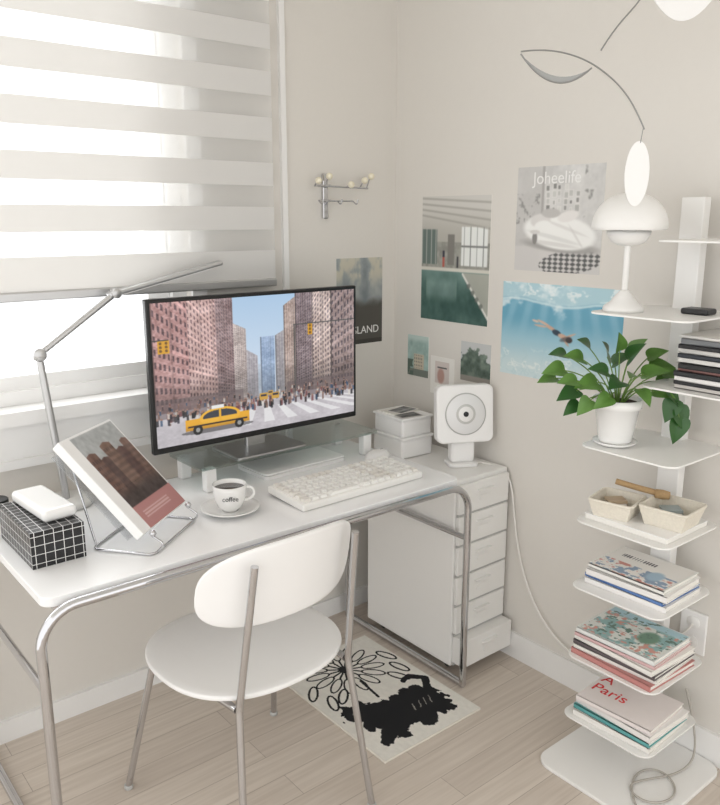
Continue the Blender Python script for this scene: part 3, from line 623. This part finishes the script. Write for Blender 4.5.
s4,_z=stack('magazine_stack',-.145,-1.40,1.115+e_,[(.19,.20,.012,(.80,.78,.76),0),(.195,.205,.008,(.10,.10,.11),2),(.19,.20,.012,(.92,.91,.9),-1),(.195,.205,.012,(.12,.13,.14),1),(.19,.20,.008,(.55,.38,.36),-2),(.19,.20,.012,(.10,.10,.10),3),(.19,.20,.014,(.9,.89,.87),0),(.195,.205,.010,(.15,.17,.20),2),(.185,.20,.012,(.86,.85,.83),-3),(.19,.20,.010,(.09,.09,.10),1),(.18,.195,.014,(.45,.46,.47),4),(.185,.19,.008,(.88,.87,.85),-2)])
s5=root('notebook',(-.19,-1.225,.73+e_))
box('paper_block',(.20,.238,.014),(0,0,.007),'page',s5,.002); box('notebook_cover',(.203,.241,.002),(0,0,.0152),'white',s5)
s6=root('pen_case',(-.16,-1.30,1.29+e_)); box('case_body',(.05,.07,.015),(0,0,.0075),'dark',s6,.005)
def basket(name,loc,w,hh,rz):
    b=root(name,loc,rz); t=.004
    for k,(sx,sy) in enumerate(((1,0),(-1,0),(0,1),(0,-1))):
        bm=bmesh.new(); lo=w/2*.8; hi=w/2
        def P(s,z,off): 
            rr=(hi if z else lo)+off
            return ((sx*rr - sy*s*rr),(sy*rr+sx*s*rr),hh if z else 0.002)
        vs=[bm.verts.new(P(s,z,o)) for o in(0,-t) for z in(0,1) for s in(-1,1)]
        bmesh.ops.convex_hull(bm,input=bm.verts[:]); bmesh.ops.recalc_face_normals(bm,faces=bm.faces[:])
        me=bpy.data.meshes.new('side_%d'%k); bm.to_mesh(me); bm.free(); add('side_%d'%k,me,'wicker',b)
    box('bottom',(w*.8,w*.8,.003),(0,0,.0018),'wicker',b)
    tube('rim',fillet([(-w/2,-w/2,hh),(w/2,-w/2,hh),(w/2,w/2,hh),(-w/2,w/2,hh)],.012,5,True),.004,'wicker',b,True)
    return b
zb=.73+e_+.0162
b1=basket('basket',(-.235,-1.165,zb),.115,.045,R(12))
b2=basket('basket',(-.185,-1.295,zb),.125,.05,R(5))
for j,(b,c_) in enumerate(((b1,(.72,.64,.54)),(b2,(.62,.66,.66)))):
    for k in range(4): box('card_%d'%k,(.06-.006*k,.05,.008),(.005*k-.005,.004*(k-1),.009+.0085*k),mat('card_%d_%d'%(j,k),(c_ if k%2 else (.9,.88,.85)),.6),b,.001,rot=(0,0,R(14*k)))
br=root('hand_brush',(-.175,-1.20,zb+.056),R(-70))
tube('handle',[(-.07,0,.02),(-.02,0,.012),(.04,0,.006)],.008,'rope',br,smoothc=True)
lathe('bristles',[(1e-6,-.02),(.012,-.018),(.013,.0),(.010,.018),(1e-6,.02)],'rope',br,(.052,0,.004),(0,R(90),0),n=20)
# ---------------------------------------------------------------- table lamp
tl=root('mushroom_table_lamp',(-.247,-1.146,1.29+e_))
lathe('foot',[(1e-6,0),(.049,0),(.051,.006),(.048,.014),(.033,.024),(.024,.038),(.013,.050),(.008,.054),(1e-6,.054)],'metalwhite',tl)
cyl('stem',.0075,.15,(0,0,.125),'metalwhite',tl,b=.001)
lathe('lower_shade',[(.001,.163),(.023,.164),(.041,.172),(.051,.188),(.054,.20),(.052,.20),(.038,.180),(.001,.172)],'metalwhite',tl)
pr=[(.090,.205),(.091,.208)]
for k in range(1,13):
    a=R(90*k/12); pr.append((.091*math.cos(a)**.9 if k<12 else 1e-6,.208+.084*math.sin(a)))
pr2=[(max(x-.003,1e-6),z-.003) for x,z in pr[::-1]]
lathe('upper_shade',pr+pr2,'metalwhite',tl,n=56)
lathe('bulb',[(1e-6,.195),(.018,.2),(.022,.22),(.015,.24),(1e-6,.25)],'ceramic',tl)
# ---------------------------------------------------------------- potted plant
pp=root('potted_pothos',(-.246,-1.150,.94+e_))
lathe('saucer',[(1e-6,0),(.042,0),(.056,.008),(.057,.012),(.05,.010),(1e-6,.006)],'ceramic',pp)
lathe('pot',[(1e-6,.008),(.040,.008),(.043,.014),(.056,.10),(.062,.102),(.063,.125),(.058,.125),(.055,.105),(1e-6,.104)],'ceramic',pp)
cyl('soil',.055,.006,(0,0,.110),'soil',pp)
def leafmesh(L,W):
    """heart-shaped leaf with two basal lobes, pointed tip, folded along the midrib"""
    prof=[(-.10,.0),(-.13,.22),(-.10,.36),(-.02,.46),(.10,.50),(.25,.49),(.42,.42),(.60,.31),(.78,.18),(.90,.08),(1.0,.0)]
    vs=[];fs=[]
    for i,(y,x) in enumerate(prof):
        yc=max(y,0.)if i<3 else y; wd=x*W*2
        for a in (-1,-.5,0,.5,1):
            yy=L*(yc+(y-yc)*abs(a)); s=max(yy/L,0)
            vs.append((a*wd,yy,abs(a)*wd*.30-.22*L*s*s))
    n=len(prof)
    for i in range(n-1):
        for k in range(4): fs.append((i*5+k,i*5+k+1,(i+1)*5+k+1,(i+1)*5+k))
    me=bpy.data.meshes.new('leaf'); me.from_pydata(vs,[],fs); return me
rv=Vector((.774,-.633,0)); fv=Vector((.633,.774,0)); up=Vector((0,0,1))
LF=[(-56,32,.0,.064,150,5),(-44,12,-.02,.060,175,-15),(-36,42,.02,.060,140,20),(-28,22,-.04,.062,200,0),(-10,44,.03,.060,100,40),(-16,8,-.06,.052,215,-20),
(8,44,.0,.064,80,35),(20,30,-.03,.062,40,20),(34,34,.02,.058,20,10),(-42,-2,-.03,.05,190,-25),(28,14,-.05,.054,330,-5),(-26,52,.05,.055,120,30),(-6,24,-.05,.06,250,0),(12,16,-.07,.05,280,-15),(38,20,.0,.055,340,-10),(-2,54,.0,.05,95,55),(-52,46,.03,.05,160,15),(0,36,.05,.055,60,30),(32,44,.03,.05,30,35),
(-20,34,-.06,.058,160,25),(10,30,-.06,.06,110,10),(-62,22,.02,.052,180,0),(-34,4,-.05,.05,230,-35),(-48,24,-.05,.055,200,10),(16,50,.04,.05,70,40),(42,30,-.02,.05,0,0)]
def leaf_at(i,P,dirv,L,dk_=False):
    dirv=dirv.normalized(); nrm=(up*.8-fv*.6+rv*random.uniform(-.4,.4)); xax=dirv.cross(nrm).normalized(); z_=xax.cross(dirv).normalized()
    o=add('leaf_%d'%i,leafmesh(L,L*.44),'leaf2' if (dk_ or random.random()<.3) else 'leaf',pp,smooth=True)
    o.matrix_local=Matrix.Translation(P)@Matrix((xax,dirv,z_)).transposed().to_4x4()
px=.00262
for i,(dx,dz,df,L,az,el) in enumerate(LF):
    P=rv*dx*px+up*(.118+dz*px*.95)+fv*df
    a=R(az); leaf_at(i,P,rv*math.cos(a)+fv*(-.45)+up*math.sin(R(el)),L)
    base=Vector((rv*dx*px*.12+fv*df*.2))+up*.108
    mid=(base+P)/2+up*.035
    tube('stem_%d'%i,[base,base+up*.03+(P-base)*.15,mid,P],.0016,'stem',pp,smoothc=True,res=2)
# trailing vine over the shelf edge
def vp(dx,dz,df): return rv*dx*px+up*(.118+dz*px)+fv*df
vine=[vp(4,-3,-.01),vp(14,16,-.03),vp(34,18,-.05),vp(48,6,-.06),vp(52,-8,-.065),vp(53,-20,-.065)]
tube('trailing_vine',vine,.0018,'stem',pp,smoothc=True,res=2)
for k,(dx,dz,sx,sz,L) in enumerate(((40,14,.5,-.5,.055),(47,4,-.35,-.8,.058),(51,-4,.45,-.9,.062),(53,-14,-.1,-1.,.066))):
    leaf_at(60+k,vp(dx,dz,-.06),rv*sx+up*sz-fv*.15,L,True)
# ---------------------------------------------------------------- mobile
mb=root('hanging_mobile',(-.425,-1.211,1.776)); mb.rotation_euler=(0,0,math.atan2(-.633,.774))
q=.0022
def p2(x,y,d=0): return ((x-620)*q,d,(100-y)*q)
def flat(name,pts,m,th=.002,d=0):
    bm=bmesh.new(); vs=[bm.verts.new(p2(x,y,d)) for x,y in pts]; f=bm.faces.new(vs)
    r_=bmesh.ops.extrude_face_region(bm,geom=[f])
    for v in [g for g in r_['geom'] if isinstance(g,bmesh.types.BMVert)]: v.co.y+=th
    bmesh.ops.recalc_face_normals(bm,faces=bm.faces[:])
    me=bpy.data.meshes.new(name); bm.to_mesh(me); bm.free(); return add(name,me,m,mb)
arc=lambda x0,y0,x1,y1,b,n=14:[(x0+(x1-x0)*i/n,y0+(y1-y0)*i/n+b*4*(i/n)*(1-i/n)) for i in range(n+1)]
tube('wire_top',[p2(*c) for c in((640,-20),(639,0),(628,16),(611,32),(598,54))],.0017,'wire',mb,smoothc=True)
tube('wire_long',[p2(*c) for c in((519,55),(541,52),(575,57),(607,75),(632,98),(647,128))],.0017,'wire',mb,smoothc=True)
tube('crescent_edge',[p2(*c) for c in arc(519,57,590,70,20)],.0018,'wire',mb)
flat('crescent_leaf',arc(519,57,590,70,20)+arc(590,70,519,57,14)[1:-1],'wire',.002)
flat('oval_leaf',[(643+12.5*math.cos(2*math.pi*i/32),171+32*math.sin(2*math.pi*i/32)) for i in range(32)],'white',.003)
tube('hanger',[p2(646,125),p2(644,141)],.001,'wire',mb)
flat('dome_leaf',arc(640,-2,706,4,26)+arc(706,4,640,-2,-26)[1:-1],'white',.003)
tube('ceiling_line',[p2(645,-10),p2(655,-60),p2(655,-205)],.0012,'wire',mb)
tube('arm_top',[p2(640,-20),p2(645,-10),p2(660,-8)],.0018,'wire',mb)
# ---------------------------------------------------------------- cables
tube('power_cable',[(-.10,-.44,CT+.004),(-.04,-.52,CT+.004),(-.008,-.60,CT-.0),(-.012,-.630,.60),(-.012,-.65,.45),(-.014,-.70,.30),(-.018,-.80,.17),(-.02,-.95,.11),(-.02,-1.06,.14),(-.018,-1.18,.26),(-.012,-1.27,.35),(-.010,-1.295,.40)],.003,'cord',None,smoothc=True)
tube('floor_cable',[(-.02,-1.30,.20),(-.03,-1.36,.06),(-.10,-1.38,.017),(-.20,-1.34,.017),(-.30,-1.28,.017),(-.33,-1.38,.017),(-.22,-1.42,.017),(-.15,-1.33,.017),(-.22,-1.27,.017),(-.36,-1.34,.017),(-.42,-1.50,.005),(-.30,-1.60,.004)],.003,'cord2',None,smoothc=True)
# ---------------------------------------------------------------- lights
wd=bpy.data.worlds.new('overcast_sky'); S.world=wd; wd.use_nodes=True; bg=wd.node_tree.nodes['Background']; bg.inputs[0].default_value=(1,.995,.985,1); bg.inputs[1].default_value=1.62
def area(name,loc,rot,sx,sy,p,c=(1,1,1)):
    l=bpy.data.lights.new(name,'AREA'); l.shape='RECTANGLE'; l.size=sx; l.size_y=sy; l.energy=p; l.color=c
    o=bpy.data.objects.new(name,l); o.location=loc; o.rotation_euler=rot; COL.objects.link(o); return o
area('window_daylight',(-1.75,.55,1.75),(R(-90),0,0),2.4,1.9,50,(1,.99,.98))
# ---------------------------------------------------------------- camera
th=R(13.2); hd=R(50.7)
cam=bpy.data.cameras.new('camera'); co=bpy.data.objects.new('camera',cam); COL.objects.link(co)
co.location=(-2.035,-2.276,1.525); co.rotation_euler=(R(90)-th,0,hd-R(90))
cam.sensor_fit='HORIZONTAL'; cam.sensor_width=36; cam.lens=790/720*36; cam.clip_start=.05
S.camera=co
